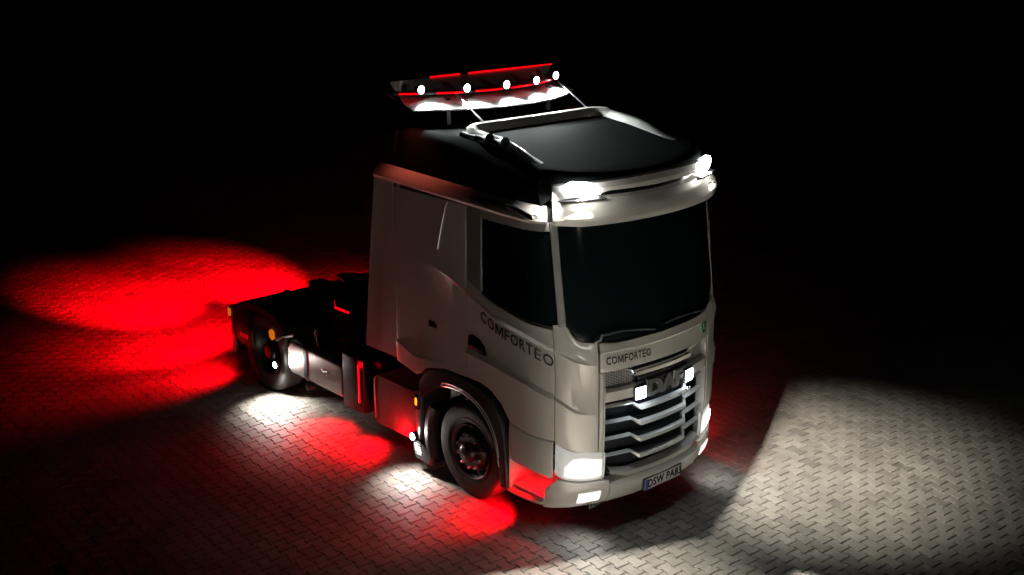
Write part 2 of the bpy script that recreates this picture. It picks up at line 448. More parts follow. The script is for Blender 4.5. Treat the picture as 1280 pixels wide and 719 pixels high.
WSB = curve((0, 1.945), (.62, 1.945), (.8, 1.965), (.95, 1.985), (1.0, 2.005), (1.06, 2.09), (1.09, 2.3))
ws = patch('windscreen', lin(0, 1.0, 20)+[1.03, 1.06, 1.085], [(WSB, -.012), (2.45, -.012), (3.09, -.012)], GLASS, truck, sym=True, nsub=5, th=.008, bev=.003)
# black ceramic edge and cowl
patch('cowl', lin(0, 1.02, 20), [(curve((0, 1.93), (.6, 1.93), (.8, 1.95), (1.02, 1.99)), -.03), (lambda a: WSB(a)+.03, -.022)], BLACK, truck, sym=True, nsub=2, th=.01, bev=0)
# wipers
for a0, a1, z1 in ((.15, .78, 2.02), (-.62, .02, 2.0)):
    bm = N(); pts = []
    for k in range(8):
        t_ = k/7; a = a0+(a1-a0)*t_; z = 1.97+(z1-1.97)*math.sin(t_*math.pi*.5)+.02*math.sin(t_*math.pi)
        pts.append(sk(abs(a), z, .02, -1 if a > 0 else 1))
    tube(bm, pts, .009, 6)
    wp = obj('wiper', bm, BLACK, ws)
bm = N(); tube(bm, [sk(.845, 1.955, .02), sk(.80, 1.985, .05), sk(.77, 2.03, .03)], .011, 6); obj('wiper_joint', bm, SILVER, ws)
# pale piece standing in for a wisp of reflection on the windscreen
bm = N(); prism(bm, [(-.86, 2.02), (-.74, 2.02), (-.72, 2.12), (-.75, 2.17), (-.84, 2.16)], 'x', -.19, -.175, .003)
for v in bm.verts: v.co.x += -.02
obj('wisp_reflection', bm, WISP, ws)

# ---------------- corner panels, doors, side panels (right side -1, left side +1)
def side(s):
    patch('corner_panel', lin(.80+GAP, 1.215, 12), [(lambda a: HLTOP(a)+.012, .002), (lambda a: LOW(a)-.05, .004), (lambda a: LOW(a)-.016, .003), (lambda a: LOW(a), curve((.85, .004), (1.03, .014), (1.2, .028))), (lambda a: LOW(a)+.03, 0), (lambda a: BELT(a)-.016, .0), (BELT, curve((.8, .0), (1.0, .010), (1.2, .024))), (lambda a: BELT(a)+.02, 0), (curve((.8, 1.945), (.93, 1.965), (1.0, 1.99), (1.06, 2.06), (1.09, 2.14), (1.215, 2.14)), -.004)], PAINT, truck, s, nsub=2)
    pil = patch('pillar', lin(1.095, 1.165, 4), [(2.12, -.004), (2.5, -.002), (3.08, -.004)], PAINTD, truck, s, nsub=5)
    # door
    fr = curve((1.16, 2.08), (1.25, 2.10), (1.45, 2.115), (1.9, 2.20), (2.1, 2.26), (2.32, 2.36))
    door = patch('door', lin(1.222, 2.305, 26), [(lambda a: DOORBOT(a)+.006, -.01), (lambda a: DOORBOT(a)+.02, .004), (lambda a: LOW(a)-.10, .002), (lambda a: LOW(a)-.016, .002), (lambda a: LOW(a), .030), (lambda a: LOW(a)+.05, .004), (lambda a: BELT(a)-.10, 0), (lambda a: BELT(a)-.014, .001), (BELT, .026), (lambda a: BELT(a)+.028, .0), (lambda a: max(fr(a), BELT(a)+.03), -.004)], PAINT, truck, s, nsub=2)
    # frame round the window: rear post and header
    patch('window_post', lin(2.10, 2.305, 5), [(lambda a: fr(a)+.006, -.004), (2.7, -.006), (3.08, -.008)], PAINTD, door, s, nsub=4)
    patch('window_header', lin(1.172, 2.092, 20), [(3.0, -.010), (3.04, -.006), (3.08, -.008)], PAINTD, door, s, nsub=1)
    patch('window', lin(1.172, 2.094, 22), [(lambda a: fr(a)+.004, -.022), (2.6, -.022), (2.995, -.022)], GLASS, door, s, nsub=4, th=.008, bev=.002)
    patch('window_seal', lin(1.172, 2.094, 22), [(lambda a: fr(a)+.006, -.004), (lambda a: fr(a)+.03, -.012)], BLACK, door, s, nsub=1, th=.02, bev=.003)
    # handle recess: dark shield-shaped cup with a grip
    def shape(name, poly, off, th, m, par):
        bm = N(); A = [bm.verts.new(sk(a, z, off, s)) for a, z in poly]; B = [bm.verts.new(sk(a, z, off-th, s)) for a, z in poly]
        bm.faces.new(A); bm.faces.new(B[::-1])
        for k in range(len(poly)): bm.faces.new((A[k], A[(k+1) % len(poly)], B[(k+1) % len(poly)], B[k]))
        return obj(name, bm, m, par)
    hx = [(-1.37, 1.80), (-1.30, 1.825), (-1.2, 1.80), (-1.12, 1.74), (-1.10, 1.655), (-1.13, 1.632), (-1.36, 1.642), (-1.38, 1.70)]
    h = shape('door_handle', [(ax(x), z) for x, z in hx], .0045, .03, GLOSS, door)
    bm = N(); tube(bm, [sk(ax(-1.34), 1.70, .0, s), sk(ax(-1.32), 1.71, .025, s), sk(ax(-1.18), 1.69, .025, s), sk(ax(-1.15), 1.68, 0, s)], .014, 8); obj('grip', bm, BLACK, h)
    # lettering under the belt crease
    skin_text('lettering', 'COMFORTEO', .15, 1.655, -.098, INK, door, s, bold=.0022, spacing=1.0, sx=1.0, slope=lambda a: BELT(a), off=.0055, d=.003)
    # lower door skirt above the step well
    patch('door_skirt', lin(1.235, 1.71, 12), [(curve((1.235, .60), (1.45, .64), (1.71, .67)), -.03), (curve((1.235, .64), (1.71, .70)), .0), (lambda a: SILL(a)-.09, .004), (lambda a: DOORBOT(a)-.006, -.008)], PAINT, truck, s, nsub=2)
    # sleeper side
    sp = patch('side_panel', [ax(x) for x in lin(-1.402, -2.545, 24)], [(curve((ax(-1.4), 1.345), (ax(-1.75), 1.335), (ax(-2.05), 1.26), (ax(-2.2), 1.14), (ax(-2.6), 1.215)), 0), (curve((ax(-1.4), 1.40), (ax(-2.05), 1.36), (ax(-2.22), 1.33), (ax(-2.6), 1.445)), curve((2.3, .0), (2.9, .004), (3.1, .012))), (curve((ax(-1.4), 1.42), (ax(-2.05), 1.375), (ax(-2.22), 1.35), (ax(-2.6), 1.465)), 0), (lambda a: BELT(a)-.02, 0), (BELT, curve((2.3, .016), (2.7, .006), (2.9, 0))), (lambda a: BELT(a)+.02, 0), (3.08, -.006)], PAINT, truck, s, nsub=3)
    # silver strip standing in for the highlight on the sleeper crease; storage lock
    bm = N(); tube(bm, [sk(ax(x), z, .004, s) for x, z in ((-1.83, 2.575), (-1.81, 2.66), (-1.76, 2.84), (-1.70, 3.03), (-1.67, 3.075))], .007, 8); obj('crease_highlight', bm, SILVER, sp)
    bm = N(); 
    lk = shape('storage_lock', [(ax(x), z) for x, z in ((-2.0, 1.80), (-1.9, 1.80), (-1.86, 1.77), (-1.87, 1.735), (-1.99, 1.735))], .004, .012, GLOSS, sp)
    # rear air deflector flap
    rear = curve((1.2, -3.10), (2.2, -2.98), (3.26, -2.83), (3.7, -2.74))
    bm = N(); G = []
    zs = lin(1.235, 3.2, 14)
    for q in range(2):
        L = []
        for z in zs:
            zb = z
            row = []
            for k in range(9):
                t_ = k/8; x = -2.556+(rear(z)+2.556)*t_; bend = .014*max(0, t_-.55)**2*4
                zz = z+(.0 if z > 1.3 else .0)
                row.append(bm.verts.new((x, s*(1.25+bend-q*.02), zz)))
            L.append(row)
        G.append(L)
    A, B = G; nr, nc = len(zs), 9
    for i in range(nr-1):
        for j in range(nc-1):
            bm.faces.new((A[i][j], A[i][j+1], A[i+1][j+1], A[i+1][j])); bm.faces.new((B[i][j], B[i+1][j], B[i+1][j+1], B[i][j+1]))
    loop = [(0, j) for j in range(nc)]+[(i, nc-1) for i in range(1, nr)]+[(nr-1, j) for j in range(nc-2, -1, -1)]+[(i, 0) for i in range(nr-2, 0, -1)]
    for k in range(len(loop)):
        (i0, j0), (i1, j1) = loop[k], loop[(k+1) % len(loop)]
        bm.faces.new((A[i0][j0], B[i0][j0], B[i1][j1], A[i1][j1]))
    obj('air_deflector', bm, PAINT, truck)
    # roof ledge running from the visor to the rear
    bm = N(); pr = [(-.03, 3.085), (.022, 3.09), (.032, 3.115), (.02, 3.16), (-.05, 3.235), (-.09, 3.235)]
    path = [ax(x) for x in lin(-2.84, -.9, 14)]+lin(ax(-.8), 1.2, 8)
    rg = []
    for a in path:
        x_ = LC-.75-a; dz = interp(x_, [-2.82, -.15], [.055, -.02])
        rg.append([bm.verts.new(sk(a, z+dz, o, s, f=-.11)) for o, z in pr])
    for A_, B_ in zip(rg, rg[1:]):
        for k in range(len(pr)): bm.faces.new((A_[k], A_[(k+1) % len(pr)], B_[(k+1) % len(pr)], B_[k]))
    bm.faces.new(rg[0]); bm.faces.new(rg[-1])
    lg = obj('roof_ledge', bm, PAINT, truck)
    # mirror camera arm on the ledge
    if s < 0: mirror_arm(s)
def mirror_arm(s):
    bm = N(); prism(bm, [(-.78, 3.185), (-.44, 3.125), (-.41, 3.14), (-.43, 3.165), (-.70, 3.215), (-.78, 3.21)], 'y', s*1.235, s*1.30, .012)
    arm = obj('mirror_camera', bm, BLACK, truck)
    bm = N(); prism(bm, [(-.68, 3.214), (-.44, 3.169), (-.44, 3.178), (-.68, 3.223)], 'y', s*1.245, s*1.295, .003); obj('arm_cover', bm, SILVER, arm)

def side_low(s):
    # ---------------- wheel arch: black flare with two bright ribs
    yo = s*1.262; outer = [(-2.16, 1.08), (-2.06, 1.20), (-1.9, 1.285), (-1.7, 1.325), (-1.5, 1.328), (-1.33, 1.305), (-1.15, 1.262), (-1.02, 1.205), (-.93, 1.10), (-.87, .96), (-.83, .70), (-.80, .36)]
    inn_ = [(-2.13, .90), (-2.0, 1.02), (-1.86, 1.10), (-1.7, 1.15), (-1.5, 1.165), (-1.35, 1.14), (-1.2, 1.07), (-1.08, .97), (-1.0, .85), (-.945, .72), (-.91, .55), (-.885, .36)]
    def sm(P, n=3):
        Q = [P[0]]+P+[P[-1]]; out = []
        for i in range(1, len(Q)-2):
            for k in range(n):
                t = k/n; out.append(tuple(.5*(2*Q[i][d]+(-Q[i-1][d]+Q[i+1][d])*t+(2*Q[i-1][d]-5*Q[i][d]+4*Q[i+1][d]-Q[i+2][d])*t*t+(-Q[i-1][d]+3*Q[i][d]-3*Q[i+1][d]+Q[i+2][d])*t**3) for d in (0, 1)))
        return out+[P[-1]]
    O, I = sm(outer), sm(inn_)
    bm = N(); rg = []
    for (ox, oz), (ix, iz) in zip(O, I):
        mx_, mz = ox*.5+ix*.5, oz*.5+iz*.5
        rg.append([bm.verts.new(p) for p in ((ox, s*1.235, oz), (ox, s*1.262, oz), (mx_, s*1.275, mz), (ix, s*1.268, iz), (ix, s*1.10, iz), (ix, s*.62, iz+.0), (ox, s*.62, oz), (ox, s*1.1, oz))])
    for A_, B_ in zip(rg, rg[1:]):
        for k in range(8): bm.faces.new((A_[k], A_[(k+1) % 8], B_[(k+1) % 8], B_[k]))
    bm.faces.new(rg[0]); bm.faces.new(rg[-1])
    arch = obj('wheel_arch', bm, BLACK, truck)
    for fac, r_, i0, i1 in ((.93, .0065, 8, 31), (.72, .0055, 8, 30)):
        bm = N(); pts = []
        for k in range(i0, i1):
            (ox, oz), (ix, iz) = O[k], I[k]; yy = 1.268+(.007 if fac < .9 else 0)
            pts.append((ox*(1-fac)+ix*fac, s*(yy+.004), oz*(1-fac)+iz*fac))
        tube(bm, pts, r_, 6); obj('arch_rib', bm, SILVER, arch)
    bm = N(); p0, p1 = O[8], I[8]; tube(bm, [(p0[0]*.28+p1[0]*.72, s*1.278, p0[1]*.28+p1[1]*.72), (p0[0]*.0+p1[0]-.03, s*1.275, p0[1]*.1+p1[1]*.9-.01), (p1[0]*.93+p0[0]*.07+.0, s*1.272, p1[1]*.93+p0[1]*.07)], .006, 6); obj('arch_rib', bm, SILVER, arch)
    # ---------------- step well
    bm = N()
    box(bm, -.80, -.32, s*.86, s*.88, .34, .68, .0)
    box(bm, -.80, -.785, s*.88, s*1.235, .34, .70, .0)
    prism(bm, [(s*.88, .655), (s*1.2, .645), (s*1.2, .66), (s*.88, .67)], 'x', -.785, -.34)
    well = obj('step_well', bm, PAINT, truck)
    bm = N(); box(bm, -.78, -.34, s*.885, s*1.20, .385, .415, .006); obj('step_tread', bm, SILVER, well)
    patch('step_sill', lin(1.30, 1.73, 10), [(curve((1.3, .30), (1.73, .31)), -.03), (.335, .0), (curve((1.3, .36), (1.73, .345)), .004), (curve((1.3, .385), (1.73, .37)), -.03)], PAINT, well, s, nsub=1)
    for zz, tz in ((.645, 0),):
        led = obj('step_lamp', box(N(), -.70, -.40, s*1.10, s*1.14, .628, .642, .003), E_RED, truck)
        spot('step_light', (-.55, s*1.12, .62), (-.55, s*1.30, 0), 16, RED, 150, .5, .03, led)
    led = obj('sill_lamp', box(N(), -.78, -.5, s*1.05, s*1.08, .30, .315, .003), E_RED, truck)
    spot('sill_light', (-.82, s*1.17, .285), (-1.12, s*1.40, 0), 160, RED, 126, 1, .04, led)

    # ---------------- headlight and bumper
    hl = patch('headlight', lin(.715, 1.215, 14), [(lambda a: interp(a, [.7, .8, 1.0, 1.13, 1.22], [.575, .56, .575, .60, .66]), -.028), (lambda a: (HLTOP(a)+.58)/2, -.016), (lambda a: HLTOP(a)-.004, -.020)], LENSH, truck, s, nsub=3, th=.015)
    patch('headlight_beam', lin(.75, 1.13, 10), [(curve((.75, .615), (.8, .595), (1.0, .605), (1.13, .635)), -.014), (curve((.75, .72), (1.0, .725), (1.13, .70)), -.008), (curve((.75, .775), (.95, .815), (1.05, .82), (1.13, .74)), -.014)], E_HEAD, hl, s, nsub=3, th=.006, bev=.002)
    for a0_, a1_, z0_, z1_ in ((.79, .87, .64, .735), (.89, .98, .645, .765), (1.0, 1.085, .655, .755)):
        patch('led_module', lin(a0_, a1_, 4), [(z0_, -.004), ((z0_+z1_)/2, .0), (z1_, -.004)], E_LED, hl, s, nsub=2, th=.006, bev=.002)
    l_ = sk(.95, .70, .06, s)
    spot('headlight_light', l_, l_+Vector((3.0, s*.6, -1.0)), 3, WHITE, 130, 1, .1, hl)
    spot('headlight_bounce_light', l_, *(((2.2, -1.8, 0), 95000, (1, .955, .88), 46) if s < 0 else ((3.7, -.95, 0), 40000, (1, .955, .88), 20)), 1, .05, hl)  # boosted and aimed aside, added so ground bounce fills the cab front
    patch('bumper_corner', lin(.665, 1.30, 18), [(.275, -.05), (.30, -.012), (.36, 0), (.50, .004), (lambda a: interp(a, [.6, .8, 1.0, 1.13, 1.2, 1.3], [.545, .54, .556, .583, .60, .50]), -.006), (lambda a: interp(a, [.6, .8, 1.0, 1.13, 1.2, 1.3], [.553, .547, .563, .59, .607, .507]), -.03)], PAINT, truck, s, nsub=2)
    fg = patch('fog_lamp', lin(.76, .99, 8), [(.352, .0075), (.455, .010)], E_FOG, truck, s, nsub=3, th=.01, bev=.003)
    fl = sk(.9, .38, .03, s); spot('fog_light', fl, (fl.x+.1, fl.y+s*.35, 0), 12, WHITE, 150, 1, .06, fg)

    # ---------------- roof corner lamp
    bm = N(); FV = -.095
    polyl = [(.70, 3.325), (.86, 3.295), (1.02, 3.345), (1.05, 3.40), (.98, 3.445), (.84, 3.435), (.74, 3.405)]
    A = [bm.verts.new(sk(a, z, .022, s, FV)) for a, z in polyl]; B = [bm.verts.new(sk(a, z, -.03, s, FV)) for a, z in polyl]
    cpt = bm.verts.new(sum((v.co for v in A), Vector())/len(A)+Vector((.012, s*.008, .003)))
    for k in range(7): bm.faces.new((A[k], A[(k+1) % 7], cpt)); bm.faces.new((A[k], A[(k+1) % 7], B[(k+1) % 7], B[k]))
    bm.faces.new(B)
    rl = obj('roof_lamp', bm, E_SPOT, truck)
    p = sk(.88, 3.36, .048, s, FV)
    p2 = sk(.88, 3.37, .16, s, FV); spot('roof_lamp_spill', p2, p2+Vector((-.12, -s*.35, -.5)), 4, (1, .95, .86), 168, .5, .04, rl)
    patch('cutoff_plate', lin(.66, 1.10, 10), [(3.278, .0585), (3.288, .0585)], BLACK, rl, s, th=.10, bev=0, f=FV, nsub=1)  # added plate, cuts the lamp's light to edge its ground pool
    spot('roof_lamp_light', p, (.26, s*1.85, 0), 1500, (1, .94, .82), 71, 1, .005, rl)
    g_ = sk(1.16, 3.40, .10, s, FV); s < 0 and spot('near_side_fill', g_, (g_.x-.75, g_.y-s*.0, 1.9), 20, (1, .94, .86), 88, .9, .03, rl)  # added fill beside the lamp, near side only, for ledge and door creases

    # ---------------- front wheel
    wheel((-1.45, s*1.17, .505), s, front=True)
    # mudguard behind the front wheel with flap
    bm = N(); rg = []
    for k in range(13):
        a_ = R(150+k*4.6); r_ = .635
        xx, zz = -1.45+r_*math.cos(a_), .505+r_*math.sin(a_)
        rg.append([bm.verts.new((-1.45+rr_*math.cos(a_), s*yy, .505+rr_*math.sin(a_))) for rr_, yy in ((.60, .78), (.60, 1.20), (.635, 1.23), (.68, 1.23), (.68, .78))])
    for A_, B_ in zip(rg, rg[1:]):
        for k in range(5): bm.faces.new((A_[k], A_[(k+1) % 5], B_[(k+1) % 5], B_[k]))
    bm.faces.new(rg[0]); bm.faces.new(rg[-1])
    mg = obj('front_mudguard', bm, BLACK, truck)
    bm = N(); prism(bm, [(-2.135, .34), (-2.08, .30), (-2.04, .15), (-2.30, .16), (-2.34, .30), (-2.30, .42)], 'y', s*.8, s*1.235, .03); fl_ = obj('mud_flap', bm, BLACK, mg)
    bm = N()
    for k in range(6): box(bm, -2.31+.006*k, -2.20+.006*k, s*1.234, s*1.242, .36-.028*k, .372-.028*k, .002)
    obj('flap_rib', bm, PAINTD, mg)

    # ---------------- side skirt, marker post, lamps
    sk_ = [(-3.03, .36), (-2.98, .325), (-2.32, .335), (-2.27, .38), (-2.27, .88), (-2.31, .915), (-2.98, .905), (-3.03, .86)]
    bm = N(); prism(bm, sk_, 'y', s*.74, s*1.215, .025, 3); skt = obj('side_skirt', bm, PAINTD, truck)
    bm = N(); tube(bm, [(-3.025, s*1.217, .38), (-3.03, s*1.219, .84), (-2.99, s*1.219, .897), (-2.60, s*1.219, .902)], .006, 6); obj('skirt_trim', bm, SILVER, skt)
    bm = N(); box(bm, -2.29, -2.225, s*1.16, s*1.222, .36, .93, .012); post = obj('marker_post', bm, SILVER, truck)
    bm = N(); prism(bm, [(-2.285, .77), (-2.25, .735), (-2.20, .745), (-2.185, .82), (-2.20, .90), (-2.26, .91), (-2.285, .87)], 'y', s*1.222, s*1.25, .006); mk = obj('side_marker', bm, BLACK, post)
    bm = N(); prism(bm, [(-2.255, .795), (-2.232, .785), (-2.22, .83), (-2.23, .87), (-2.25, .87)], 'y', s*1.245, s*1.259, .005); obj('marker_lens', bm, E_AMBER, post)
    lamp(-2.31, .405, s, 'side_lamp', 70, (-2.15, 1.38))
    bm = N(); box(bm, -3.0, -2.6, s*1.05, s*1.08, .305, .32, .004); led = obj('skirt_lamp', bm, E_RED, truck)
    spot('skirt_light', (-3.10, s*1.16, .305), (-3.16, s*1.34, 0), 150, RED, 126, 1, .05, led)
    spot('skirt_light', (-3.75, s*1.16, .32), (-3.82, s*1.34, 0), 140, RED, 126, 1, .05, led)
    spot('skirt_wash', (-2.46, s*1.33, .34), (-2.62, s*1.2, .62), 13.0, RED, 165, .8, .03, led)
    # recessed black tool box
    obj('recess_box', box(N(), -3.23, -3.045, s*.6, s*1.10, .40, .98, .02), BLACK, truck)
    bx_ = obj('battery_box', box(N(), -3.655, -3.25, s*.62, s*1.215, .345, .98, .03), BLACK, truck)
    bm = N(); box(bm, -3.335, -3.312, s*1.213, s*1.226, .47, .92, .004); rs_ = obj('red_strip', bm, E_REDS, bx_)
    spot('strip_light', (-3.32, s*1.26, .90), (-2.95, s*1.27, 1.6), 18, RED, 130, .9, .04, rs_)
    # fuel tank with straps
    def rr(y0, y1, z0, z1, r, n=6):
        out = []
        for (cy0, cz0, a0) in ((y1-r, z1-r, 0), (y0+r, z1-r, 90), (y0+r, z0+r, 180), (y1-r, z0+r, 270)):
            for k in range(n+1): a_ = R(a0+90*k/n); out.append((cy0+r*math.cos(a_), cz0+r*math.sin(a_)))
        return out
    ys = sorted((s*.62, s*1.21))
    bm = N(); prism(bm, rr(ys[0], ys[1], .385, .86, .09), 'x', -4.80, -3.685, .03, 3); tk = obj('fuel_tank', bm, ALU, truck)
    for x_ in (-4.43, -3.86):
        if x_ == -3.86: continue
        bm = N(); prism(bm, rr(ys[0]-.008, ys[1]+.008, .377, .868, .094), 'x', x_-.035, x_+.035, .004); obj('tank_strap', bm, BLACK, tk)
        bm = N(); prism(bm, [(x_-.02, .36), (x_+.05, .34), (x_+.06, .30), (x_+.02, .29)], 'y', s*1.12, s*1.225, .006); obj('strap_bracket', bm, BLACK, tk)
    bm = N(); lathe(bm, [(0, .055), (.05, .055), (.06, .045), (.06, 0.001)], (-4.05, s*.98, .858), 'z', seg=20); caps(bm); obj('filler_cap', bm, BLACK, tk)
    tm = thick(text_mesh('DAF', .07, .003), .003)
    for v in tm.verts: v.co = Vector((-4.02+v.co.x*(1 if s < 0 else -1), s*(1.2105+v.co.z), .63+v.co.y))
    obj('tank_badge', tm, CHROME, tk, 0)
    lamp(-5.06, .44, s, 'rear_side_lamp', 170, (-4.85, 1.36))
    # handrail hook above the tank
    bm = N(); tube(bm, [(-4.32, s*1.10, .86), (-4.34, s*1.12, 1.0), (-4.30, s*1.12, 1.06), (-4.26, s*1.12, 1.0)], .012, 6); obj('tank_hook', bm, CHROME, tk)

    # ---------------- rear wheels and mudguards
    wheel((-5.38, s*1.17, .505), s, front=False)
    bm = N(); pathm = [(-6.12, .60), (-6.12, .90), (-6.06, .97), (-5.86, 1.06), (-5.62, 1.11), (-5.38, 1.12), (-5.14, 1.10), (-4.95, 1.02), (-4.84, .90), (-4.80, .72)]
    rg = []
    for i, (x_, z_) in enumerate(sm(pathm)):
        dx_, dz_ = x_+5.38, z_-.45; L_ = math.hypot(dx_, dz_); ux, uz = dx_/L_, dz_/L_
        rg.append([bm.verts.new((x_-ux*o_, s*yy, z_-uz*o_)) for o_, yy in ((0, .56), (0, 1.20), (.015, 1.235), (.09, 1.245), (.09, 1.225), (.03, 1.19), (.02, .56))])
    for A_, B_ in zip(rg, rg[1:]):
        for k in range(7): bm.faces.new((A_[k], A_[(k+1) % 7], B_[(k+1) % 7], B_[k]))
    bm.faces.new(rg[0]); bm.faces.new(rg[-1])
    mg = obj('rear_mudguard', bm, BLACK, truck)
    bm = N(); prism(bm, [(-6.125, .33), (-6.095, .33), (-6.095, .64), (-6.125, .64)], 'y', s*.58, s*1.235, .006); obj('mud_flap', bm, BLACK, mg)
    for k in range(3):
        bm = N(); box(bm, -5.88+.07*k, -5.845+.07*k, s*1.238, s*1.252, .60, .655, .004); obj('side_reflector', bm, E_TAIL, mg)
    bm = N(); prism(bm, [(-5.90, .50), (-5.60, .50), (-5.60, .72), (-5.70, .80), (-6.05, .80), (-6.08, .62)], 'y', s*1.215, s*1.238, .01); obj('guard_side', bm, BLACK, mg)
    bm = N(); prism(bm, [(-5.12, .79), (-5.07, .765), (-5.03, .80), (-5.04, .88), (-5.09, .90), (-5.13, .87)], 'y', s*1.246, s*1.275, .005); obj('side_marker', bm, E_AMBERS, mg)
    bm = N(); tube(bm, [(-5.02, s*1.24, .78), (-4.86, s*1.23, .86), (-4.72, s*1.18, .90)], .022, 8); obj('marker_bracket', bm, SILVER, mg)
    # tail lamp cluster with rear floodlight
    bm = N(); box(bm, -6.20, -6.125, s*.72, s*1.22, .76, .93, .015); tl = obj('tail_lamp', bm, BLACK, truck)
    bm = N(); box(bm, -6.215, -6.198, s*.76, s*1.17, .78, .91, .006); obj('tail_lens', bm, E_RED, tl)
    bm = N(); box(bm, -6.19, -6.13, s*1.214, s*1.236, .80, .90, .006); obj('outline_marker', bm, E_AMBERS, tl)
    o_ = spot('tail_light', (-6.25, s*.95, .92), (-9.6, s*.9, .0), 17000, RED, 40, 1, .06, tl); o_.scale = (1, .40, 1)
    spot('tail_glow', (-6.25, s*.95, .92), (-7.6, s*1.2, .0), 2400, RED, 92, 1, .08, tl).scale = (1, .42, 1)
    bm = N(); box(bm, -5.99, -5.93, s*1.05, s*1.2, .62, .64, .004); led = obj('guard_lamp', bm, E_RED, truck)
    spot('guard_light', (-6.05, s*1.27, .60), (-6.7, s*1.8, 0), 330, RED, 124, 1, .06, led)

def lamp(x, z, s, name, power, tgt):
    bm = N(); lathe(bm, [(-.035, .03), (-.02, .045), (.012, .048), (.02, .042)], (x, s*1.235, z), 'y', s, 20); caps(bm); body = obj(name, bm, BLACK, truck)
    bm = N(); lathe(bm, [(.016, .040), (.026, .036), (.034, .022), (.036, .002)], (x, s*1.235, z), 'y', s, 20); caps(bm); obj('lamp_lens', bm, E_SIDE, body)
    spot('lamp_light', (x, s*1.30, z), (tgt[0], s*tgt[1], 0), power, (1, .93, .86), 114, 1, .04, body)
    spot('lamp_glow', (x+.02, s*1.335, z+.02), (x+.6, s*1.17, z+.16), power*.12, (1, .92, .86), 100, .9, .03, body)

def wheel(c, s, front):
    x, y, z = c
    w = empty('wheel', c, truck)
    tp = [(-.30, .30), (-.305, .40), (-.29, .46), (-.25, .497), (-.20, .503), (-.15, .504), (-.10, .504), (-.05, .503), (-.015, .495), (.005, .47), (.012, .43), (.006, .37), (-.005, .315), (-.02, .29), (-.25, .28), (-.30, .30)]
    offs = (0,) if front else (0, -.33)
    for o_ in offs:
        bm = N(); lathe(bm, [(a+o_, r) for a, r in tp], c, 'y', s, 64)
        # tread grooves
        ty = obj('tyre', bm, RUBBER, w, 40)
    bm = N()
    rings = [(.003, .335), (.008, .350), (.009, .352), (.003, .356)]
    lathe(bm, rings, c, 'y', s, 64)
    obj('sidewall_rib', bm, RUBBER, w)
    if front:
        rp = [(-.28, .288), (-.02, .292), (.004, .296), (.010, .288), (-.002, .272), (-.05, .258), (-.085, .25), (-.06, .22), (-.01, .200), (.012, .185), (.012, .10)]
    else:
        rp = [(-.28, .288), (-.02, .292), (.004, .296), (.010, .288), (-.002, .272), (-.06, .25), (-.12, .235), (-.155, .20), (-.16, .17), (-.16, .09)]
    bm = N(); lathe(bm, rp, c, 'y', s, 64); obj('rim', bm, RIM, w, 40)
    hp = [(.012, .105), (.055, .10), (.075, .085), (.085, .05), (.086, .001)] if front else [(-.16, .13), (-.05, .125), (-.02, .10), (-.012, .06), (-.012, .001)]
    bm = N(); lathe(bm, hp, c, 'y', s, 32); obj('hub', bm, RIM, w, 40)
    n_ = 10; r_ = .1675; o_ = .012 if front else -.16
    for k in range(n_):
        a = 2*math.pi*(k+.5)/n_
        bm = N(); lathe(bm, [(o_-.004, .0165), (o_+.025, .0155), (o_+.032, .010), (o_+.038, .001)], (x+r_*math.cos(a), y, z+r_*math.sin(a)), 'y', s, 8)
        obj('wheel_nut', bm, NUT, w)
    for k in range(10):
        a = 2*math.pi*k/10; d_ = -.052 if front else -.125
        bm = N(); lathe(bm, [(d_+.002, .001), (d_+.004, .020), (d_-.01, .024)], (x+.232*math.cos(a), y, z+.232*math.sin(a)), 'y', s, 12)
        obj('hand_hole', bm, GLOSS, w)

for s in (-1, 1): side(s); side_low(s)

# ---------------- grille
GA = .70
gr = obj('grille', N() if False else box(N(), -.16, -.10, -.68, .68, .50, 1.66, .0), GRILLEB, truck)
def strip(name, rows, m, parent, a1=.66, **k): return patch(name, lin(0, a1, 16), rows, m, parent, sym=True, **k)
strip('grille_back', [(.50, -.11), (1.0, -.11), (1.655, -.11)], GRILLEB, gr, .75, th=.02, bev=0)
# surround frame
for s in (-1, 1):
    patch('grille_frame', lin(.738, .75, 2), [(.52, -.02), (1.0, .006), (1.60, .006), (1.655, -.01)], SILVER, gr, s, th=.09, nsub=4, bev=.004)
    patch('side_trim', lin(.757, .794, 4), [(.86, -.004), (1.2, .002), (1.652, -.002)], PAINT, gr, s, th=.05, nsub=4)
    # honeycomb inset in the upper corner
    mesh_back = patch('mesh_inset', lin(.40, .733, 8), [(1.485, -.05), (1.64, -.05)], BLACK, gr, s, nsub=1, th=.02, bev=0)
    bm = N()
    for i in range(11):
        for j in range(6):
            a_ = .415+.029*i; z_ = 1.495+.027*j+(.0135 if i % 2 else 0)
            if z_ > 1.645: continue
            pts = [sk(a_+.0135*math.cos(R(60*k)), z_+.0125*math.sin(R(60*k)), -.044, s) for k in range(7)]
            tube(bm, pts, .0028, 4)
    obj('honeycomb', bm, SILVER, mesh_back)
    # silver bar carrying the lamp
    patch('lamp_bar', lin(.36, .734, 8), [(1.345, -.02), (1.36, .010), (1.455, .012), (1.475, -.01)], PAINT, gr, s, th=.06, nsub=2)
    # square auxiliary lamps
    hb = patch('grille_lamp', lin(.275, .425, 5), [(1.315, .016), (1.33, .03), (1.445, .03), (1.46, .016)], BLACK, gr, s, th=.05, nsub=1)
    patch('lamp_lens', lin(.29, .41, 5), [(1.33, .034), (1.39, .040), (1.445, .034)], E_GRILLE, hb, s, th=.008, nsub=2)
    gl = sk(.35, 1.36, .11, s); spot('grille_light', gl, gl+Vector((-.05, -s*.25, -.9)), 4, (.82, .92, 1), 165, .5, .03, hb)
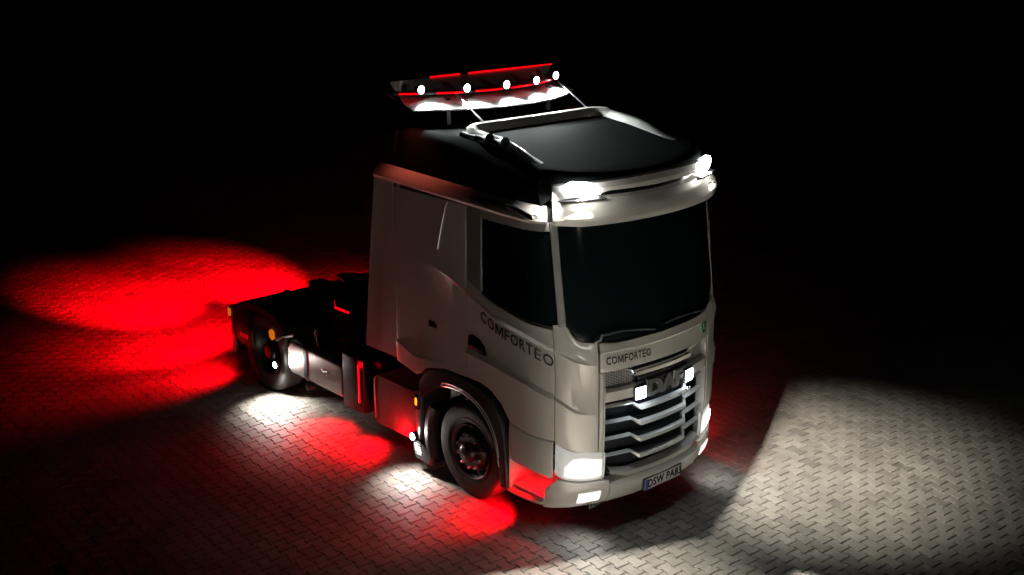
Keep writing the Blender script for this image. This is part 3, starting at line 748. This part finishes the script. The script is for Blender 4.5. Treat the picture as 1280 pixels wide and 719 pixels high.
# chrome top blade, logo band
strip('top_blade', [(1.555, -.02), (1.565, .012), (1.605, .02), (1.622, -.01)], CHROME, gr, .40, th=.05, nsub=1)
for s in (-1, 1):
    patch('blade_end', lin(.40, .734, 8), [(curve((.40, 1.556), (.47, 1.62), (.69, 1.645)), -.03), (curve((.40, 1.605), (.47, 1.64), (.69, 1.655)), -.01), (curve((.40, 1.622), (.47, 1.652), (.69, 1.662)), -.03)], CHROME, gr, s, th=.02, nsub=1)
band = strip('logo_band', [(1.30, -.03), (1.32, .0), (1.50, .006), (1.53, -.03)], GLOSS, gr, .36, th=.05, nsub=2)
lt = thick(text_mesh('DAF', .215, .010, .98, 1.28), .016)
for v in lt.verts:
    u, w, o = v.co; v.co = sk(abs(u), 1.395+w, .004+o, 1 if u > 0 else -1)
obj('emblem_letters', lt, mat('dark_steel_emblem', (.30, .31, .32), .3, .8), band, 30)
# stepped bars
for zb, drop in ((1.235, .02), (1.075, .02), (.905, .02), (.735, .02)):
    bend = curve((0, zb-.03), (.33, zb-.03), (.40, zb+.03), (.70, zb+.045))
    outo = curve((0, .02), (.33, .02), (.40, -.035), (.70, -.03))
    hgt = curve((0, .036), (.33, .036), (.40, .014), (.70, .010))
    bar = patch('grille_bar', [0, .1, .2, .3, .33, .35, .38, .40, .45, .55, .64, .734], [(bend, lambda a: outo(a)-.05), (lambda a: bend(a)+.003, outo), (lambda a: bend(a)+hgt(a), lambda a: outo(a)-.004), (lambda a: bend(a)+hgt(a)+.012, lambda a: outo(a)-.035)], SILVER, gr, sym=True, th=.008, nsub=1, bev=.002)
skin_text('model_badge', 'XG+', .075, .30, 1.245, CHROME, gr, s=1, bold=.003, off=.035, d=.006)
# chin with the number plate
chin = strip('bumper_centre', [(.285, -.03), (.31, .0), (.40, .012), (.475, .012), (.515, -.02), (.53, -.09)], PAINT, truck, .66, th=.03, nsub=2)
patch('lower_blade', [0, .1, .2, .3, .4, .47, .55, .62, .66], [(curve((0, .535), (.45, .535), (.66, .60)), -.06), (curve((0, .545), (.45, .545), (.66, .61)), .0), (curve((0, .585), (.45, .585), (.66, .64)), -.01), (curve((0, .61), (.45, .61), (.66, .66)), -.08)], SILVER, truck, sym=True, th=.01, nsub=1, bev=.002)
bm = N(); box(bm, .085, .098, -.275, .295, .325, .46, .004); ph = obj('plate_holder', bm, BLACK, chin)
bm = N(); box(bm, .097, .103, -.255, .275, .337, .448, .003); pl = obj('number_plate', bm, PLATE, ph)
tm = thick(text_mesh('DSW PA83', .112, .0035, 1.06, .92), .002)
for v in tm.verts: u, w, o = v.co; v.co = Vector((.1035+o, .035+u, .3925+w))
obj('plate_lettering', tm, INK, pl, 0)
bm = N(); box(bm, .1031, .1045, -.253, -.215, .339, .446, .0); obj('plate_band', bm, mat('plate_blue', (.01, .04, .3), .4), pl)
bm = N(); box(bm, -.09, -.02, -.8, .8, .235, .285, .01)
for v in bm.verts: v.co.x -= .16*(abs(v.co.y)/1.0)**2
obj('front_valance', bm, BLACK, truck)

# ---------------- sun visor and roof
FVZ = lambda z: -.06
vis = patch('sun_visor', lin(0, 1.18, 34), [(curve((0, 3.045), (.9, 3.045), (1.18, 3.07)), -.09), (curve((0, 3.05), (.9, 3.05), (1.18, 3.075)), .045), (curve((0, 3.10), (1.18, 3.12)), .055), (3.2, .03), (curve((0, 3.265), (.6, 3.275), (.75, 3.29), (1.18, 3.26)), -.02), (curve((0, 3.275), (.6, 3.285), (.75, 3.295), (1.18, 3.27)), -.10)], PAINT, truck, f=-.06, sym=True, nsub=3, th=.02)
patch('visor_slot', lin(0, 1.1, 20), [(3.24, -.10), (3.36, -.10)], GLOSS, vis, f=-.06, sym=True, nsub=1, th=.02, bev=0)
patch('roof_lip', lin(0, 1.16, 32), [(curve((0, 3.325), (.6, 3.335), (.7, 3.31), (1.0, 3.29), (1.16, 3.26)), -.06), (curve((0, 3.33), (.6, 3.34), (.7, 3.32), (1.0, 3.30), (1.16, 3.27)), -.0), (curve((0, 3.38), (1.16, 3.36)), .0), (curve((0, 3.43), (1.16, 3.41)), -.03), (curve((0, 3.445), (1.16, 3.42)), -.07)], PAINT, truck, f=-.095, sym=True, nsub=2, th=.02)
# roof shell
def ss(t): t = max(0., min(1., t)); return t*t*(3-2*t)
ZT = curve((-2.9, 3.66), (-2.5, 3.68), (-1.75, 3.69), (-1.3, 3.645), (-.8, 3.565), (-.4, 3.50), (-.15, 3.45), (0, 3.42))
C = lin(0, LC, 30)+[ax(x) for x in lin(-.85, -2.78, 16)]; C = [-c for c in C[::-1] if c > 0]+C
bm = N(); G = []
for t_ in (0, .02, .045, .08, .12, .17, .23, .30, .38, .5, .65, .82, 1.0):
    row = []
    for c in C:
        a = abs(c); p = sk(a, 3.3, -.05, -1 if c < 0 else 1, f=-.11)
        zb = interp(a, [.95, 1.3], [3.43, 3.20]); spx = min(p.x, -.75)
        x_ = p.x+(spx-p.x)*t_; y_ = p.y*(1-t_)
        dsd = 1.2-abs(y_); gq = max(0, min(1, dsd/interp(x_, [-2.2, -1.2], [.11, .24]))); gg = (1-(1-gq)**2.6)**(1/2.6)
        zz = 3.20+(ZT(x_)-3.20)*gg if a > 1.3 else None
        zf = zb+(ZT(x_)-zb)*(1-(1-min(1, t_/.18))**2.4)**(1/2.4)
        k = ss((a-.95)/.5); z_ = zf*(1-k)+(zz if zz is not None else zf)*k
        row.append(bm.verts.new((x_, y_*.999 if t_ < 1 else 0, z_)))
    G.append(row)
for A_, B_ in zip(G, G[1:]):
    for j in range(len(C)-1):
        bm.faces.new((A_[j], A_[j+1], B_[j+1], B_[j]))
bmesh.ops.remove_doubles(bm, verts=bm.verts, dist=1e-4)
roof = obj('roof', bm, ROOFM, truck, 40)
bm = N(); box(bm, -2.80, -2.55, -1.19, 1.19, 3.12, 3.655, .04, 3); obj('roof_rear_wall', bm, BLACK, truck)
bm = N(); box(bm, -2.56, -2.5, -1.2, 1.2, 1.25, 3.2, .02); obj('rear_wall', bm, PAINT, truck)
# raised roof rim: rear crest and two arms running forward
def rimsweep(name, path, w, h, m, parent):
    bm = N(); rg = []
    for i, p in enumerate(path):
        p = Vector(p); a = Vector(path[max(i-1, 0)]); b = Vector(path[min(i+1, len(path)-1)]); t_ = (b-a); t_.z = 0; t_.normalize(); nn = Vector((-t_.y, t_.x, 0))
        fade = ss((len(path)-1-i)/5)*.9+.1; fade = min(fade, ss(i/5)*.9+.1)
        rg.append([bm.verts.new(p+nn*u*w+Vector((0, 0, v_*h*fade))) for u, v_ in ((-.5, -.6), (-.44, .55), (-.25, .95), (.1, 1.0), (.38, .7), (.5, -.6))])
    for A_, B_ in zip(rg, rg[1:]):
        for k in range(6): bm.faces.new((A_[k], A_[(k+1) % 6], B_[(k+1) % 6], B_[k]))
    bm.faces.new(rg[0]); bm.faces.new(rg[-1])
    return obj(name, bm, m, parent, 45)
path = []
for x_ in lin(-.7, -1.62, 10): path.append((x_, -.93, ZT(x_)-.008))
for k in range(1, 6): a_ = R(90*k/6); path.append((-1.62-.16*math.sin(a_), -.93+.16*(1-math.cos(a_)), 3.69))
for y_ in lin(-.77, .77, 12): path.append((-1.78, y_, 3.692))
for k in range(5, 0, -1): a_ = R(90*k/6); path.append((-1.62-.16*math.sin(a_), .93-.16*(1-math.cos(a_)), 3.69))
for x_ in lin(-1.62, -.7, 10): path.append((x_, .93, ZT(x_)-.008))
rimsweep('roof_rim', path, .13, .08, PAINT, roof)
# air horns beside the rim
for x_, y_ in ((-1.42, -1.02), (-1.18, -1.04)):
    bm = N(); tube(bm, [(x_-.30, y_, 3.70), (x_-.2, y_, 3.70), (x_, y_, 3.70), (x_+.08, y_, 3.70), (x_+.11, y_, 3.70)], .02, 12, rad=[.03, .014, .02, .04, .06]); obj('air_horn', bm, BLACK, roof)
bm = N(); tube(bm, [(-1.35, -1.08, 3.60), (-.70, -1.04, 3.56)], .012, 8); obj('roof_rail', bm, CHROME, roof)

# ---------------- roof spoiler with the lamp bar
spl = []
bm = N(); XS = lin(-1.12, 1.12, 24)
def bow(y): return -2.24-.30*(abs(y)/1.0)**2.2
def spz(y): return 0
G = []
for y_ in XS:
    prof_s = [(.28, 3.865), (.16, 3.905), (.0, 3.955), (-.15, 4.0), (-2.70-bow(y_), 4.11), (-2.72-bow(y_), 4.095), (-.15, 3.96), (.0, 3.93), (.16, 3.885), (.27, 3.85)]
    G.append([bm.verts.new((bow(y_)+dx, y_, z_)) for dx, z_ in prof_s])
for A_, B_ in zip(G, G[1:]):
    for k in range(len(prof_s)): bm.faces.new((A_[k], A_[(k+1) % len(prof_s)], B_[(k+1) % len(prof_s)], B_[k]))
bm.faces.new(G[0]); bm.faces.new(G[-1])
sp = obj('roof_spoiler', bm, PAINT, truck)
bm = N(); tube(bm, [(bow(y_)+.02, y_, 4.0) for y_ in lin(-1.15, 1.15, 24)], .022, 10); bar = obj('lamp_bar', bm, BLACK, sp)
bm = N(); tube(bm, [(-2.70, y_, 4.118) for y_ in lin(-.62, -.22, 6)], .007, 6); obj('red_strip', bm, E_REDS, sp)
bm = N(); tube(bm, [(-2.70, y_, 4.118) for y_ in lin(-.10, 1.12, 10)], .007, 6); obj('red_strip', bm, E_REDS, sp)
for a_, b_ in ((-1.12, -.92), (-.80, -.53), (-.40, -.08), (.05, .38), (.52, .80)):
    bm = N(); tube(bm, [(bow(y_)+.05, y_, 4.0) for y_ in lin(a_, b_, 4)], .010, 6); obj('red_strip', bm, E_REDS, sp)
for y_ in (-.96, -.53, -.06, .40, .85):
    x_ = bow(y_)
    bm = N(); lathe(bm, [(-.05, .025), (-.02, .044), (.03, .05), (.04, .046)], (x_+.06, y_, 4.045), 'x', 1, 20); caps(bm); b_ = obj('spot_lamp', bm, BLACK, truck)
    bm = N(); lathe(bm, [(.035, .044), (.045, .036), (.052, .018), (.054, .001)], (x_+.06, y_, 4.045), 'x', 1, 20); caps(bm); obj('lamp_lens', bm, E_SPOT, b_)
    spot('spot_light', (x_+.14, y_, 4.04), (x_+.40, y_-.03, 3.84), 46, (.93, 1, .98), 108, .7, .03, b_)
for y_ in (-.62, .93):
    bm = N(); tube(bm, [(bow(y_)+.03, y_, 4.0), (bow(y_)+.62, y_-.04, 3.72)], .009, 6); obj('spoiler_stay', bm, CHROME, sp)
for s in (-1, 1):
    spot('ledge_fill', (-2.35, s*1.30, 3.98), (-2.2, s*1.27, 3.2), 14, (1, .16, .10), 90, 1, .05, sp)  # added red fill off the spoiler ends, tints the roof ledge
for y_ in (-.7, .7):
    bm = N(); box(bm, -2.45, -2.30, y_-.03, y_+.03, 3.64, 3.95, .01); obj('spoiler_foot', bm, BLACK, sp)

# ---------------- chassis
for y_ in (-.43, .43):
    bm = N(); box(bm, -6.1, -.6, y_-.04, y_+.04, .74, 1.0, .01); obj('frame_rail', bm, STEEL, truck)
for x_ in (-6.06, -4.6, -3.4):
    bm = N(); box(bm, x_-.04, x_+.04, -.39, .39, .78, .96, .01); obj('cross_member', bm, STEEL, truck)
bm = N(); tube(bm, [(-5.38, -.85, .505), (-5.38, -.3, .505), (-5.38, 0, .505), (-5.38, .3, .505), (-5.38, .85, .505)], .1, 12, rad=[.08, .1, .2, .1, .08]); obj('rear_axle', bm, STEEL, truck)
bm = N(); tube(bm, [(-1.45, -.95, .48), (-1.45, .95, .48)], .06, 10); obj('front_axle', bm, STEEL, truck)
# fifth wheel: horseshoe plate with throat
pl5 = [(-4.86, -.30), (-4.92, -.42), (-5.1, -.45), (-5.5, -.44), (-5.72, -.30), (-5.72, -.12), (-5.36, -.05), (-5.36, .05), (-5.72, .12), (-5.72, .30), (-5.5, .44), (-5.1, .45), (-4.92, .42), (-4.86, .30)]
bm = N(); prism(bm, pl5, 'z', 1.13, 1.18, .01); fwp = obj('fifth_wheel', bm, STEEL, truck)
for y_ in (-.44, .44):
    bm = N(); box(bm, -5.4, -5.0, y_-.06, y_+.06, 1.0, 1.13, .02); obj('fifth_wheel_stand', bm, STEEL, fwp)
# catwalk, air tank, hose bracket and box behind the cab
bm = N(); box(bm, -4.55, -3.1, -.62, .62, 1.02, 1.06, .008); cw = obj('catwalk', bm, STEEL, truck)
for k in range(9):
    bm = N(); box(bm, -4.5+.15*k, -4.46+.15*k, -.58, .58, 1.061, 1.072, .003); obj('catwalk_slat', bm, STEEL, cw)
bm = N(); box(bm, -4.84, -3.45, -.50, 1.15, 1.08, 1.29, .03); obj('valve_box', bm, BLACK, truck)
bm = N(); box(bm, -3.5, -2.95, -.95, .95, 1.0, 1.42, .05, 3); obj('air_cleaner_box', bm, BLACK, truck)
bm = N(); prism(bm, rr0 if False else [(-3.42, 1.42), (-3.38, 1.62), (-3.2, 1.66), (-3.0, 1.66), (-2.98, 1.42)], 'y', -.3, .75, .03); obj('intake_duct', bm, BLACK, truck)
bm = N()
tube(bm, [(-3.5, .1, 1.3), (-3.75, .12, 1.5), (-4.0, .15, 1.25), (-4.1, .16, 1.1)], .018, 8); obj('air_hose', bm, mat('red_hose', (.35, .02, .02), .5), truck)
bm = N(); box(bm, -6.16, -6.08, -.72, .72, .70, .95, .02); rb = obj('rear_beam', bm, STEEL, truck)
bm = N(); box(bm, -6.17, -6.158, -.26, .26, .80, .91, .003); obj('rear_plate', bm, PLATE, rb)
